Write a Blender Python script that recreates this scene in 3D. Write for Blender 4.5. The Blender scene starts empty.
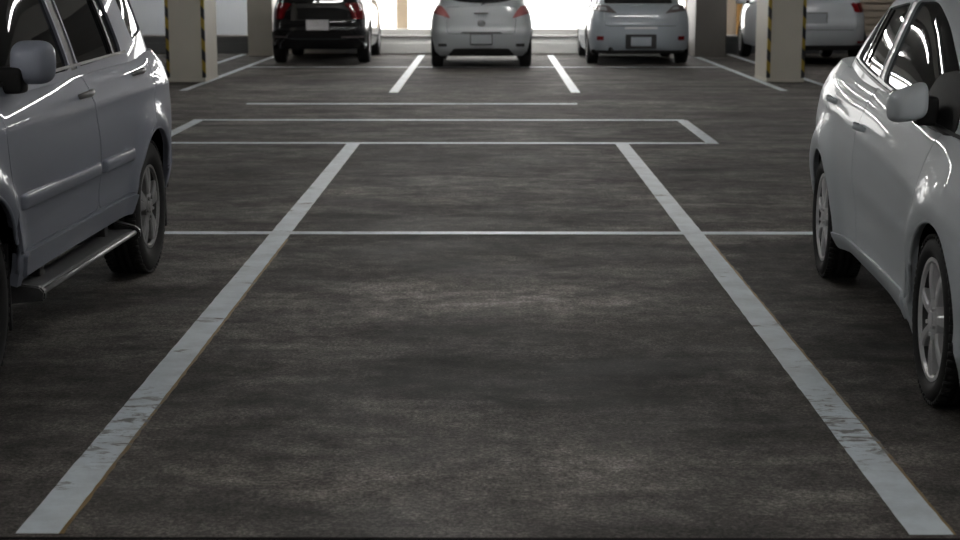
import bpy, bmesh, math, random
from mathutils import Vector, Matrix
from mathutils.geometry import delaunay_2d_cdt
random.seed(7)
PI = math.pi
C = bpy.context.scene.collection
V2 = Vector

# ------------------------------------------------------------------ materials
def nodes(name):
    m = bpy.data.materials.new(name); m.use_nodes = True
    nt = m.node_tree
    return m, nt, nt.nodes['Principled BSDF']

def simple(name, col, rough=.5, metal=0., coat=0., noise=0., nscale=20., spec=.5, bump=0.):
    m, nt, b = nodes(name)
    b.inputs['Roughness'].default_value = rough
    b.inputs['Metallic'].default_value = metal
    b.inputs['Coat Weight'].default_value = coat
    b.inputs['Coat Roughness'].default_value = .03
    b.inputs['Specular IOR Level'].default_value = spec
    tc = nt.nodes.new('ShaderNodeTexCoord')
    n = nt.nodes.new('ShaderNodeTexNoise'); n.inputs['Scale'].default_value = nscale
    n.inputs['Detail'].default_value = 6
    nt.links.new(tc.outputs['Object'], n.inputs['Vector'])
    r = nt.nodes.new('ShaderNodeMix'); r.data_type = 'RGBA'
    r.inputs['A'].default_value = (*[c*(1-noise) for c in col], 1)
    r.inputs['B'].default_value = (*[min(1, c*(1+noise)) for c in col], 1)
    nt.links.new(n.outputs['Fac'], r.inputs['Factor'])
    nt.links.new(r.outputs['Result'], b.inputs['Base Color'])
    if bump:
        bp = nt.nodes.new('ShaderNodeBump'); bp.inputs['Strength'].default_value = bump
        bp.inputs['Distance'].default_value = .01
        nt.links.new(n.outputs['Fac'], bp.inputs['Height'])
        nt.links.new(bp.outputs['Normal'], b.inputs['Normal'])
    return m

def paint(name, col, metal=.55, rough=.32, coat=.7):
    return simple(name, col, rough, metal, coat=coat, noise=.06, nscale=400)

M = {}
M['silver_blue'] = paint('silver_blue_paint', (.235, .252, .305), .12, .5, .38)
M['silver'] = paint('silver_paint', (.53, .57, .60), .05, .5, .2)
M['silver_far'] = paint('pale_silver_paint', (.33, .355, .37), .12, .5, .6)
M['silver_sedan'] = paint('grey_silver_paint', (.29, .325, .36), .12, .5, .6)
M['white_car'] = paint('off_white_paint', (.33, .355, .38), .1, .5)
M['black_car'] = paint('black_paint', (.004, .004, .005), .0, .6, 1.)
M['black_car'].node_tree.nodes['Principled BSDF'].inputs['Specular IOR Level'].default_value = .1
for k in ('silver', 'silver_blue'): M[k].node_tree.nodes['Principled BSDF'].inputs['Specular IOR Level'].default_value = .15
M['glass'] = simple('tinted_glass', (.012, .013, .014), .03, 0, coat=0, noise=.1, spec=.28)
M['rubber'] = simple('tyre_rubber', (.018, .018, .018), .75, noise=.3, nscale=60, spec=.3)
M['plastic'] = simple('black_plastic', (.02, .02, .021), .45, noise=.2, nscale=80, spec=.4)
M['matt_black'] = simple('matt_black_trim', (.01, .01, .01), .6, noise=.2, spec=.12)
M['core'] = simple('dark_cavity', (.006, .006, .006), .9, noise=.2, spec=.1)
M['dull_alloy'] = simple('dusty_alloy_metal', (.28, .28, .28), .4, .5, noise=.2, nscale=30)
M['alloy'] = simple('alloy_metal', (.62, .62, .63), .38, .35, noise=.08, nscale=30)
M['chrome'] = simple('chrome', (.75, .75, .76), .12, 1., noise=.05)
M['disc'] = simple('brake_disc_steel', (.05, .05, .05), .5, .6, noise=.2)
M['red_lamp'] = simple('red_lamp_plastic', (.15, .008, .01), .1, coat=.6, noise=.25, nscale=60)
M['pink_lamp'] = simple('pale_red_lamp_plastic', (.30, .10, .10), .12, coat=.6, noise=.25, nscale=50)
M['clear_lamp'] = simple('clear_lamp_plastic', (.42, .44, .46), .1, .3, coat=.8, noise=.3, nscale=40)
M['smoke_lamp'] = simple('smoked_lamp_plastic', (.16, .14, .14), .1, .3, coat=.8, noise=.5, nscale=25)
M['plate'] = simple('plate_white', (.5, .5, .51), .4, noise=.35, nscale=45)
M['tread'] = simple('ribbed_step_rubber', (.085, .085, .09), .5, noise=.3, nscale=90)
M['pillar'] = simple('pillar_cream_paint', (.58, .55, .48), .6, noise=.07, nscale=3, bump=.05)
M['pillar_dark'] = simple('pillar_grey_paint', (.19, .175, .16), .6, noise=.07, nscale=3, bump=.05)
M['wall_blue'] = simple('pale_blue_wall', (.62, .66, .71), .7, noise=.04, nscale=2)
M['wall_beige'] = simple('beige_wall', (.52, .45, .37), .7, noise=.06, nscale=2)
M['ceiling'] = simple('ceiling_concrete', (.36, .35, .33), .8, noise=.15, nscale=2)
M['kerb_glare'] = simple('white_kerb_glare', (.78, .78, .76), .6, noise=.05, nscale=3)  # white holds the daylight glare painted onto middle kerb and parapet
M['kerb_grey'] = simple('grey_kerb_concrete', (.16, .165, .17), .7, noise=.1, nscale=3)
M['kerb_top'] = simple('kerb_top_concrete', (.28, .27, .265), .7, noise=.1, nscale=3)
M['outside'] = simple('outside_pavement', (.75, .73, .70), .8, noise=.08, nscale=1)
M['tan'] = simple('tan_paint', (.62, .50, .36), .6, noise=.1, nscale=5)
M['orange'] = simple('orange_yellow_paint', (.55, .30, .09), .6, noise=.1, nscale=5)
M['housing'] = simple('lamp_housing_white', (.7, .7, .7), .5, noise=.03)

def emis(name, col, s):
    m, nt, b = nodes(name)
    b.inputs['Base Color'].default_value = (.8, .8, .8, 1)
    b.inputs['Emission Color'].default_value = (*col, 1)
    b.inputs['Emission Strength'].default_value = s
    return m
M['tube'] = emis('fluorescent_glow', (1.0, .985, .955), 44)

def hazard():
    m, nt, b = nodes('yellow_black_hazard')
    tc = nt.nodes.new('ShaderNodeTexCoord'); sp = nt.nodes.new('ShaderNodeSeparateXYZ')
    nt.links.new(tc.outputs['Object'], sp.inputs[0])
    a = nt.nodes.new('ShaderNodeMath'); a.operation = 'MULTIPLY_ADD'
    a.inputs[1].default_value = 1.2
    nt.links.new(sp.outputs['X'], a.inputs[0]); nt.links.new(sp.outputs['Z'], a.inputs[2])
    w = nt.nodes.new('ShaderNodeMath'); w.operation = 'MULTIPLY'; w.inputs[1].default_value = 1/.30
    nt.links.new(a.outputs[0], w.inputs[0])
    f = nt.nodes.new('ShaderNodeMath'); f.operation = 'FRACT'; nt.links.new(w.outputs[0], f.inputs[0])
    g = nt.nodes.new('ShaderNodeMath'); g.operation = 'GREATER_THAN'; g.inputs[1].default_value = .5
    nt.links.new(f.outputs[0], g.inputs[0])
    r = nt.nodes.new('ShaderNodeMix'); r.data_type = 'RGBA'
    r.inputs['A'].default_value = (.02, .02, .02, 1); r.inputs['B'].default_value = (.36, .25, .02, 1)
    nt.links.new(g.outputs[0], r.inputs['Factor']); nt.links.new(r.outputs['Result'], b.inputs['Base Color'])
    b.inputs['Roughness'].default_value = .6
    return m
M['hazard'] = hazard()

def tex(nt, vec, kind='Noise', scale=1., detail=5., rough=.55, sx=1., sy=1., dist=0.):
    mp = nt.nodes.new('ShaderNodeMapping'); mp.inputs['Scale'].default_value = (sx, sy, 1)
    nt.links.new(vec, mp.inputs['Vector'])
    n = nt.nodes.new('ShaderNodeTexNoise')
    n.inputs['Scale'].default_value = scale; n.inputs['Detail'].default_value = detail
    n.inputs['Roughness'].default_value = rough; n.inputs['Distortion'].default_value = dist
    nt.links.new(mp.outputs[0], n.inputs['Vector'])
    return n.outputs['Fac']
def ramp(nt, fac, stops):
    r = nt.nodes.new('ShaderNodeValToRGB'); e = r.color_ramp.elements
    while len(e) < len(stops): e.new(.5)
    for el, (p, c) in zip(e, stops):
        el.position = p; el.color = (*c, 1) if isinstance(c, tuple) else (c, c, c, 1)
    nt.links.new(fac, r.inputs[0])
    return r.outputs[0]
def mixc(nt, mode, fac, a, b):
    r = nt.nodes.new('ShaderNodeMix'); r.data_type = 'RGBA'; r.blend_type = mode
    if isinstance(fac, float): r.inputs['Factor'].default_value = fac
    else: nt.links.new(fac, r.inputs['Factor'])
    for k, v in (('A', a), ('B', b)):
        if isinstance(v, tuple): r.inputs[k].default_value = (*v, 1)
        else: nt.links.new(v, r.inputs[k])
    return r.outputs['Result']

def floor_mat():
    m, nt, b = nodes('worn_dark_concrete')
    tc = nt.nodes.new('ShaderNodeTexCoord'); o = tc.outputs['Object']
    big = ramp(nt, tex(nt, o, scale=.6, detail=7, rough=.62, sx=.8, sy=1.0, dist=.5), [(.36, (.046, .041, .0365)), (.5, (.086, .078, .0715)), (.66, (.137, .126, .116))])
    mid = ramp(nt, tex(nt, o, scale=2.6, detail=9, rough=.68, sx=.7, sy=1.1, dist=.3), [(.34, .42), (.5, .95), (.66, 1.65)])
    fine = ramp(nt, tex(nt, o, scale=11, detail=12, rough=.85, sx=1, sy=.8), [(.36, .40), (.5, 1.0), (.64, 1.75)])
    grain = ramp(nt, tex(nt, o, scale=75, detail=5, rough=.85), [(.38, .35), (.5, .95), (.62, 2.1)])
    c = mixc(nt, 'MULTIPLY', 1., big, mid); c = mixc(nt, 'MULTIPLY', 1., c, fine); c = mixc(nt, 'MULTIPLY', 1., c, grain)
    sm = ramp(nt, tex(nt, o, scale=1.2, detail=7, rough=.65, sx=.5, sy=1.6, dist=.9), [(.36, .45), (.47, 1.0)])
    c = mixc(nt, 'MULTIPLY', .7, c, sm)
    sp2 = ramp(nt, tex(nt, o, scale=5.5, detail=8, rough=.7, sx=.45, sy=1.5), [(.33, .45), (.40, 1.0)])
    c = mixc(nt, 'MULTIPLY', .8, c, sp2)
    # oil stains, other darker patches and pale patches, each with its own place on the slab
    nz = tex(nt, o, scale=2.2, detail=7, rough=.65)
    for (x, y, rx, ry, f) in ((.1, 6.1, 1.0, .5, .42), (.35, 5.6, .5, .3, .7), (.15, 13.2, .75, .9, .6), (-.35, 7.5, .9, .5, 1.7), (.5, 7.4, .9, .4, 1.5),
                              (.1, 11.2, 1.6, .9, 1.2), (0, 4.8, 1.1, .5, 1.6), (-1.9, 5.6, 1.0, 1.2, .7), (2.0, 7.5, .9, 2.5, .7), (-1.6, 11.8, .6, 1.5, .75), (1.7, 12.5, .8, 1.5, .8), (2.2, 26, 1.6, 1.0, .6), (-3, 24, 2.5, 1.2, .7)):
        mp = nt.nodes.new('ShaderNodeMapping'); mp.inputs['Location'].default_value = (-x/rx, -y/ry, 0); mp.inputs['Scale'].default_value = (1/rx, 1/ry, 0)
        nt.links.new(o, mp.inputs['Vector'])
        ln = nt.nodes.new('ShaderNodeVectorMath'); ln.operation = 'LENGTH'; nt.links.new(mp.outputs[0], ln.inputs[0])
        ad = nt.nodes.new('ShaderNodeMath'); ad.operation = 'MULTIPLY_ADD'; ad.inputs[1].default_value = 2.2
        nt.links.new(nz, ad.inputs[0]); nt.links.new(ln.outputs['Value'], ad.inputs[2])
        mk = ramp(nt, ad.outputs[0], [(0, 1.), (1, 1.)])
        mr = nt.nodes.new('ShaderNodeMapRange'); mr.inputs['From Min'].default_value = 1.5; mr.inputs['From Max'].default_value = 2.3
        mr.inputs['To Min'].default_value = f; mr.inputs['To Max'].default_value = 1.; mr.interpolation_type = 'SMOOTHSTEP'
        nt.links.new(ad.outputs[0], mr.inputs['Value'])
        nt.nodes.remove(mk.node)
        c = mixc(nt, 'MULTIPLY', 1., c, mr.outputs[0])
    nt.links.new(c, b.inputs['Base Color'])
    rg = ramp(nt, tex(nt, o, scale=1.8, detail=8, rough=.65, sx=.7, sy=1.1), [(.3, .60), (.7, .86)])
    nt.links.new(rg, b.inputs['Roughness'])
    b.inputs['Specular IOR Level'].default_value = .2
    bp = nt.nodes.new('ShaderNodeBump'); bp.inputs['Strength'].default_value = .5; bp.inputs['Distance'].default_value = .004
    nt.links.new(tex(nt, o, scale=70, detail=7, rough=.75), bp.inputs['Height'])
    nt.links.new(bp.outputs[0], b.inputs['Normal'])
    return m
M['floor'] = floor_mat()

def line_mat(name, col, wear=.5):
    m, nt, b = nodes(name)
    tc = nt.nodes.new('ShaderNodeTexCoord'); g = nt.nodes.new('ShaderNodeNewGeometry')
    o = g.outputs['Position']
    base = ramp(nt, tex(nt, o, scale=5, detail=7, rough=.7), [(.3, tuple(x*.72 for x in col)), (.6, col)])
    fl = ramp(nt, tex(nt, o, scale=9, detail=9, rough=.75, sx=1, sy=2.2, dist=.8), [(wear-.05, 0.), (wear+.03, 1.)])
    sp = nt.nodes.new('ShaderNodeSeparateXYZ'); nt.links.new(o, sp.inputs[0])
    ax = nt.nodes.new('ShaderNodeMath'); ax.operation = 'SUBTRACT'; ax.inputs[1].default_value = 5.35; nt.links.new(sp.outputs['Y'], ax.inputs[0])
    ab = nt.nodes.new('ShaderNodeMath'); ab.operation = 'ABSOLUTE'; nt.links.new(ax.outputs[0], ab.inputs[0])
    mr = nt.nodes.new('ShaderNodeMapRange'); mr.inputs['From Min'].default_value = .25; mr.inputs['From Max'].default_value = .6
    nt.links.new(ab.outputs[0], mr.inputs['Value'])
    sc = ramp(nt, tex(nt, o, scale=4, detail=3, sx=.5, sy=1), [(.36, 0.), (.42, 1.0)])
    ms = mixc(nt, 'MULTIPLY', 1., mr.outputs[0], sc)
    keep = mixc(nt, 'ADD', 1., fl, ms)
    c = mixc(nt, 'MIX', keep, (.16, .16, .16), base)
    nt.links.new(c, b.inputs['Base Color'])
    b.inputs['Roughness'].default_value = .42
    b.inputs['Specular IOR Level'].default_value = .5
    bp = nt.nodes.new('ShaderNodeBump'); bp.inputs['Strength'].default_value = .3; bp.inputs['Distance'].default_value = .003
    nt.links.new(tex(nt, o, scale=60, detail=5), bp.inputs['Height']); nt.links.new(bp.outputs[0], b.inputs['Normal'])
    return m
M['line'] = line_mat('white_line_paint', (.77, .85, .91), .47)
M['ochre'] = line_mat('old_ochre_line_paint', (.26, .155, .045), .5)

# ------------------------------------------------------------------ helpers
def link(name, me, mat, parent=None, smooth=False):
    o = bpy.data.objects.new(name, me); C.objects.link(o)
    if mat is not None: me.materials.append(mat)
    if smooth:
        for p in me.polygons: p.use_smooth = True
    if parent is not None: o.parent = parent
    return o
def obj(name, bm, mat, parent=None, smooth=False, recalc=True):
    if recalc: bmesh.ops.recalc_face_normals(bm, faces=bm.faces)
    me = bpy.data.meshes.new(name); bm.to_mesh(me); bm.free()
    return link(name, me, mat, parent, smooth)
def thing(name, label, cat, loc=(0, 0, 0), rz=0, group=None):
    o = bpy.data.objects.new(name, None); C.objects.link(o)
    o.location = loc; o.rotation_euler = (0, 0, rz); o.empty_display_size = .2
    return tag(o, label, cat, group)
def tag(o, label, cat, group=None):
    o['label'] = label; o['category'] = cat
    if group: o['group'] = group
    return o
def struct(o): o['kind'] = 'structure'; return o
def box(bm, x0, x1, y0, y1, z0, z1, bev=0., M4=None):
    t = bmesh.new()
    r = bmesh.ops.create_cube(t, size=1)
    bmesh.ops.scale(t, vec=(x1-x0, y1-y0, z1-z0), verts=t.verts)
    bmesh.ops.translate(t, vec=((x0+x1)/2, (y0+y1)/2, (z0+z1)/2), verts=t.verts)
    if bev: bmesh.ops.bevel(t, geom=list(t.edges), offset=bev, segments=2, affect='EDGES', profile=.5)
    if M4: bmesh.ops.transform(t, matrix=M4, verts=t.verts)
    me = bpy.data.meshes.new('tmp'); t.to_mesh(me); t.free(); bm.from_mesh(me); bpy.data.meshes.remove(me)
def tube(bm, pts, r, seg=10):
    pts = [Vector(p) for p in pts]; rings = []
    for i, p in enumerate(pts):
        d = (pts[min(i+1, len(pts)-1)] - pts[max(i-1, 0)]).normalized()
        up = Vector((0, 0, 1)) if abs(d.z) < .9 else Vector((1, 0, 0))
        a = d.cross(up).normalized(); b2 = d.cross(a)
        rr = r[i] if isinstance(r, (list, tuple)) else r
        rings.append([bm.verts.new(p + (a*math.cos(t) + b2*math.sin(t))*rr) for t in [2*PI*k/seg for k in range(seg)]])
    for i in range(len(rings)-1):
        for k in range(seg):
            bm.faces.new((rings[i][k], rings[i][(k+1) % seg], rings[i+1][(k+1) % seg], rings[i+1][k]))
    bm.faces.new(rings[0]); bm.faces.new(rings[-1][::-1])
def lathe(bm, prof, seg=48, axis='y', closed=False):
    rings = []
    for (y, r) in prof:
        rings.append([bm.verts.new((r*math.cos(t), y, r*math.sin(t))) for t in [2*PI*k/seg for k in range(seg)]])
    n = len(rings)
    for i in range(n if closed else n-1):
        A, B = rings[i], rings[(i+1) % n]
        for k in range(seg): bm.faces.new((A[k], A[(k+1) % seg], B[(k+1) % seg], B[k]))
    return rings

def pchip(pts):
    pts = sorted(pts); xs = [p[0] for p in pts]; ys = [p[1] for p in pts]; n = len(xs)
    h = [xs[i+1]-xs[i] for i in range(n-1)]; d = [(ys[i+1]-ys[i])/h[i] for i in range(n-1)]
    m = [0]*n; m[0] = d[0]; m[-1] = d[-1]
    for i in range(1, n-1):
        if d[i-1]*d[i] > 0:
            w1 = 2*h[i]+h[i-1]; w2 = h[i]+2*h[i-1]; m[i] = (w1+w2)/(w1/d[i-1]+w2/d[i])
    def f(x):
        if x <= xs[0]: return ys[0] + m[0]*(x-xs[0])
        if x >= xs[-1]: return ys[-1] + m[-1]*(x-xs[-1])
        i = 0
        while x > xs[i+1]: i += 1
        t = (x-xs[i])/h[i]
        return ((1+2*t)*(1-t)**2)*ys[i] + t*(1-t)**2*h[i]*m[i] + t*t*(3-2*t)*ys[i+1] + t*t*(t-1)*h[i]*m[i+1]
    return f

def rounded(pts, r=.04, k=5):
    """round the corners of a closed 2D polygon; r may be a list"""
    out = []; n = len(pts)
    for i in range(n):
        p = Vector(pts[i][:2]); a = Vector(pts[i-1][:2]); b = Vector(pts[(i+1) % n][:2])
        rr = pts[i][2] if len(pts[i]) > 2 else r
        la = min(rr, (a-p).length*.48); lb = min(rr, (b-p).length*.48)
        if rr <= 0: out.append(tuple(p)); continue
        A = p + (a-p).normalized()*la; B = p + (b-p).normalized()*lb
        for j in range(k+1):
            t = j/k; q = A*(1-t)**2 + p*2*t*(1-t) + B*t*t; out.append(tuple(q))
    return out
def densify(pts, h=.035):
    out = []; n = len(pts)
    for i in range(n):
        a = Vector(pts[i]); b = Vector(pts[(i+1) % n]); k = max(1, int((b-a).length/h))
        for j in range(k): out.append(tuple(a.lerp(b, j/k)))
    return out
def grow(pts, g):
    """offset a closed polygon outward by g"""
    n = len(pts); area = sum(pts[i][0]*pts[(i+1) % n][1]-pts[(i+1) % n][0]*pts[i][1] for i in range(n))
    s = 1 if area > 0 else -1; out = []
    for i in range(n):
        a = Vector(pts[i-1]); p = Vector(pts[i]); b = Vector(pts[(i+1) % n])
        d1 = (p-a); d2 = (b-p)
        if d1.length < 1e-7 or d2.length < 1e-7: out.append(tuple(p)); continue
        d1.normalize(); d2.normalize()
        n1 = Vector((d1.y, -d1.x))*s; n2 = Vector((d2.y, -d2.x))*s
        m = n1+n2; m = m/max(m.length, 1e-6); c = max(.4, m.dot(n1))
        out.append(tuple(p + m*g/c))
    return out
def inside(p, poly):
    x, y = p; c = False; n = len(poly); j = n-1
    for i in range(n):
        xi, yi = poly[i]; xj, yj = poly[j]
        if (yi > y) != (yj > y) and x < (xj-xi)*(y-yi)/(yj-yi)+xi: c = not c
        j = i
    return c

class Shape:
    """closed surface made of rounded horizontal plan outlines stacked in z"""
    def __init__(s, XF, XR, W, n=5., xc=0., wedge=None, detail=None, zr=.6):
        s.xf = pchip(XF); s.xr = pchip(XR); s.w = pchip(W); s.n = n; s.xc = xc
        s.z0 = W[0][0]; s.z1 = W[-1][0]
        s.wedge = pchip(wedge) if wedge else (lambda x: 0.)
        s.detail = detail or (lambda x, z: 0.)
        N = 2000; s.tab = [0.]; p = s.raw(0, zr)
        for i in range(1, N+1):
            q = s.raw(PI*i/N, zr); s.tab.append(s.tab[-1]+(Vector(q)-Vector(p)).length); p = q
        s.S = s.tab[-1]; s.N = N
    def raw(s, a, z):
        ca, sa = math.cos(a), math.sin(a); e = 2./s.n
        u = math.copysign(abs(ca)**e, ca); v = math.copysign(abs(sa)**e, sa)
        L = s.xf(z)-s.xc if u > 0 else s.xc-s.xr(z)
        return (s.xc+L*u, s.w(z)*v, z)
    def s_of(s, a):
        k = 0
        while a > PI: a -= 2*PI; k += 1
        while a < -PI: a += 2*PI; k -= 1
        t = abs(a)/PI*s.N; i = min(int(t), s.N-1); r = s.tab[i]+(s.tab[i+1]-s.tab[i])*(t-i)
        return math.copysign(r, a)+k*2*s.S
    def a_of(s, q):
        k = 0
        while q > s.S: q -= 2*s.S; k += 1
        while q < -s.S: q += 2*s.S; k -= 1
        t = abs(q); lo, hi = 0, s.N
        while hi-lo > 1:
            m = (lo+hi)//2
            if s.tab[m] <= t: lo = m
            else: hi = m
        d = s.tab[hi]-s.tab[lo]; a = (lo+((t-s.tab[lo])/d if d > 0 else 0))/s.N*PI
        return math.copysign(a, q)+k*2*PI
    def P(s, q, z):
        x, y, zz = s.raw(s.a_of(q), z)
        d = s.detail(x, zz+s.wedge(x))
        y += math.copysign(min(1, abs(y)/.5), y)*d
        return Vector((x, y, zz+s.wedge(x)))
    def PN(s, q, z):
        e = .004; p = s.P(q, z)
        du = s.P(q+e, z)-s.P(q-e, z); dv = s.P(q, z+e)-s.P(q, z-e)
        n = du.cross(dv)
        if n.length < 1e-12: n = Vector((1, 0, 0))
        n.normalize()
        c = Vector((p.x-s.xc, p.y, 0))
        if n.dot(c) < 0: n = -n
        return p, n
    def side(s, x, z, sg=1):
        zp = z-s.wedge(x)
        L = s.xf(zp)-s.xc if x > s.xc else s.xc-s.xr(zp)
        u = min(.99995, abs(x-s.xc)/L); c = math.copysign(u**(s.n/2), x-s.xc)
        return (sg*s.s_of(math.acos(max(-1, min(1, c)))), zp)
    def end(s, y, z, front=False):
        x = s.xf(z) if front else s.xr(z)
        zp = z-s.wedge(x); v = min(.9999, abs(y)/s.w(zp)); a = math.asin(v**(s.n/2))
        if front: a = math.copysign(a, y)
        else: a = PI-math.copysign(a, y)
        return (s.s_of(a), zp)
    def sides(s, pts, sg=1): return [s.side(x, z, sg) for x, z in densify(pts)]
    def ends(s, pts, front=False): return [s.end(y, z, front) for y, z in densify(pts)]
    def band(s, z0=None, z1=None):
        z0 = s.z0 if z0 is None else z0; z1 = s.z1 if z1 is None else z1
        return densify([(-s.S, z0), (s.S, z0), (s.S, z1), (-s.S, z1)], .04)

def patch(name, parent, sh, outer, mat, holes=(), off=0., thick=.02, h=.045):
    """triangulate a region of a Shape's surface, with exact surface normals and a turned-in rim"""
    hs = []
    for hh in holes: hs += [hh, [(q-2*sh.S, z) for q, z in hh]]
    qs = [p[0] for p in outer]; zs = [p[1] for p in outer]
    bb = lambda P: (min(p[0] for p in P), max(p[0] for p in P), min(p[1] for p in P), max(p[1] for p in P))
    ob = bb(outer); hs = [x for x in hs if bb(x)[0] < ob[1] and bb(x)[1] > ob[0] and bb(x)[2] < ob[3] and bb(x)[3] > ob[2]]
    hb = [bb(x) for x in hs]
    co = [Vector(p) for p in outer]; ed = [(i, (i+1) % len(outer)) for i in range(len(outer))]
    for x in hs:
        o = len(co); co += [Vector(p) for p in x]; ed += [(o+i, o+(i+1) % len(x)) for i in range(len(x))]
    def ok(p):
        if not inside(p, outer): return False
        for x, b in zip(hs, hb):
            if b[0] < p[0] < b[1] and b[2] < p[1] < b[3] and inside(p, x): return False
        return True
    i0, i1 = int(ob[0]/h)-1, int(ob[1]/h)+1; j0, j1 = int(ob[2]/h)-1, int(ob[3]/h)+1
    for i in range(i0, i1+1):
        for j in range(j0, j1+1):
            p = (i*h + (h/2 if j % 2 else 0), j*h*.9)
            if ok(p): co.append(Vector(p))
    vs, es, fs, _, _, _ = delaunay_2d_cdt(co, ed, [], 0, 1e-6)
    tri = []
    for f in fs:
        c = (vs[f[0]]+vs[f[1]]+vs[f[2]])/3
        if ok((c.x, c.y)) and abs((vs[f[1]]-vs[f[0]]).cross(vs[f[2]]-vs[f[0]])) > 1e-9: tri.append(tuple(f))
    used = sorted({i for f in tri for i in f}); ix = {v: k for k, v in enumerate(used)}
    V = []; N = []
    for v in used:
        p, n = sh.PN(vs[v].x, vs[v].y); V.append(p+n*off); N.append(n)
    F = []; cnt = {}
    for f in tri:
        t = [ix[i] for i in f]
        fn = (V[t[1]]-V[t[0]]).cross(V[t[2]]-V[t[0]])
        if fn.dot(N[t[0]]) < 0: t = [t[0], t[2], t[1]]
        F.append(t)
        for k in range(3):
            e = (t[k], t[(k+1) % 3]); cnt[frozenset(e)] = None if frozenset(e) in cnt else e
    if thick:
        for e in list(cnt.values()):
            if e is None: continue
            a, b = e; A, B = V[a], V[b]; A2, B2 = A-N[a]*thick, B-N[b]*thick
            fn = (A-B).cross(A2-B)
            if fn.length < 1e-12: continue
            fn.normalize(); o = len(V); V += [B, A, A2, B2]; N += [fn]*4; F.append([o, o+1, o+2, o+3])
    me = bpy.data.meshes.new(name); me.from_pydata([tuple(v) for v in V], [], F); me.update()
    for p in me.polygons: p.use_smooth = True
    me.normals_split_custom_set_from_vertices([tuple(n) for n in N])
    return link(name, me, mat, parent)

def cap(name, parent, sh, z, mat, crown=.05, k0=1., keep=None, K=12, off=0.):
    """domed lid over the outline at height z"""
    bm = bmesh.new(); NA = 120; rings = []
    for i in range(K):
        k = 1-i/K; ring = []
        for j in range(NA):
            q = sh.s_of(-PI+2*PI*(j+.5)/NA) if False else (-sh.S+2*sh.S*j/NA)
            x, y, _ = sh.raw(sh.a_of(q), z)
            X = sh.xc+(x-sh.xc)*k; Y = y*k
            ring.append(bm.verts.new((X, Y, z+sh.wedge(X)+crown*(1-k*k)+off)))
        rings.append(ring)
    for i in range(K-1):
        for j in range(NA):
            bm.faces.new((rings[i][j], rings[i][(j+1) % NA], rings[i+1][(j+1) % NA], rings[i+1][j]))
    bm.faces.new(rings[-1])
    return obj(name, bm, mat, parent, smooth=True)

def superbox(bm, c, r, e=.35, taper=None, nu=28, nv=16):
    """rounded box (superellipsoid); taper(p)->p deforms unit coordinates"""
    f = lambda t: math.copysign(abs(t)**e, t); g = []
    for j in range(nv+1):
        b = -PI/2+PI*j/nv; row = []
        for i in range(nu):
            a = 2*PI*i/nu
            p = Vector((f(math.cos(b))*f(math.cos(a)), f(math.cos(b))*f(math.sin(a)), f(math.sin(b))))
            if taper: p = taper(p)
            row.append(bm.verts.new((c[0]+r[0]*p.x, c[1]+r[1]*p.y, c[2]+r[2]*p.z)))
        g.append(row)
    for j in range(nv):
        for i in range(nu):
            bm.faces.new((g[j][i], g[j][(i+1) % nu], g[j+1][(i+1) % nu], g[j+1][i]))
    bmesh.ops.remove_doubles(bm, verts=bm.verts, dist=1e-5)

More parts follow.
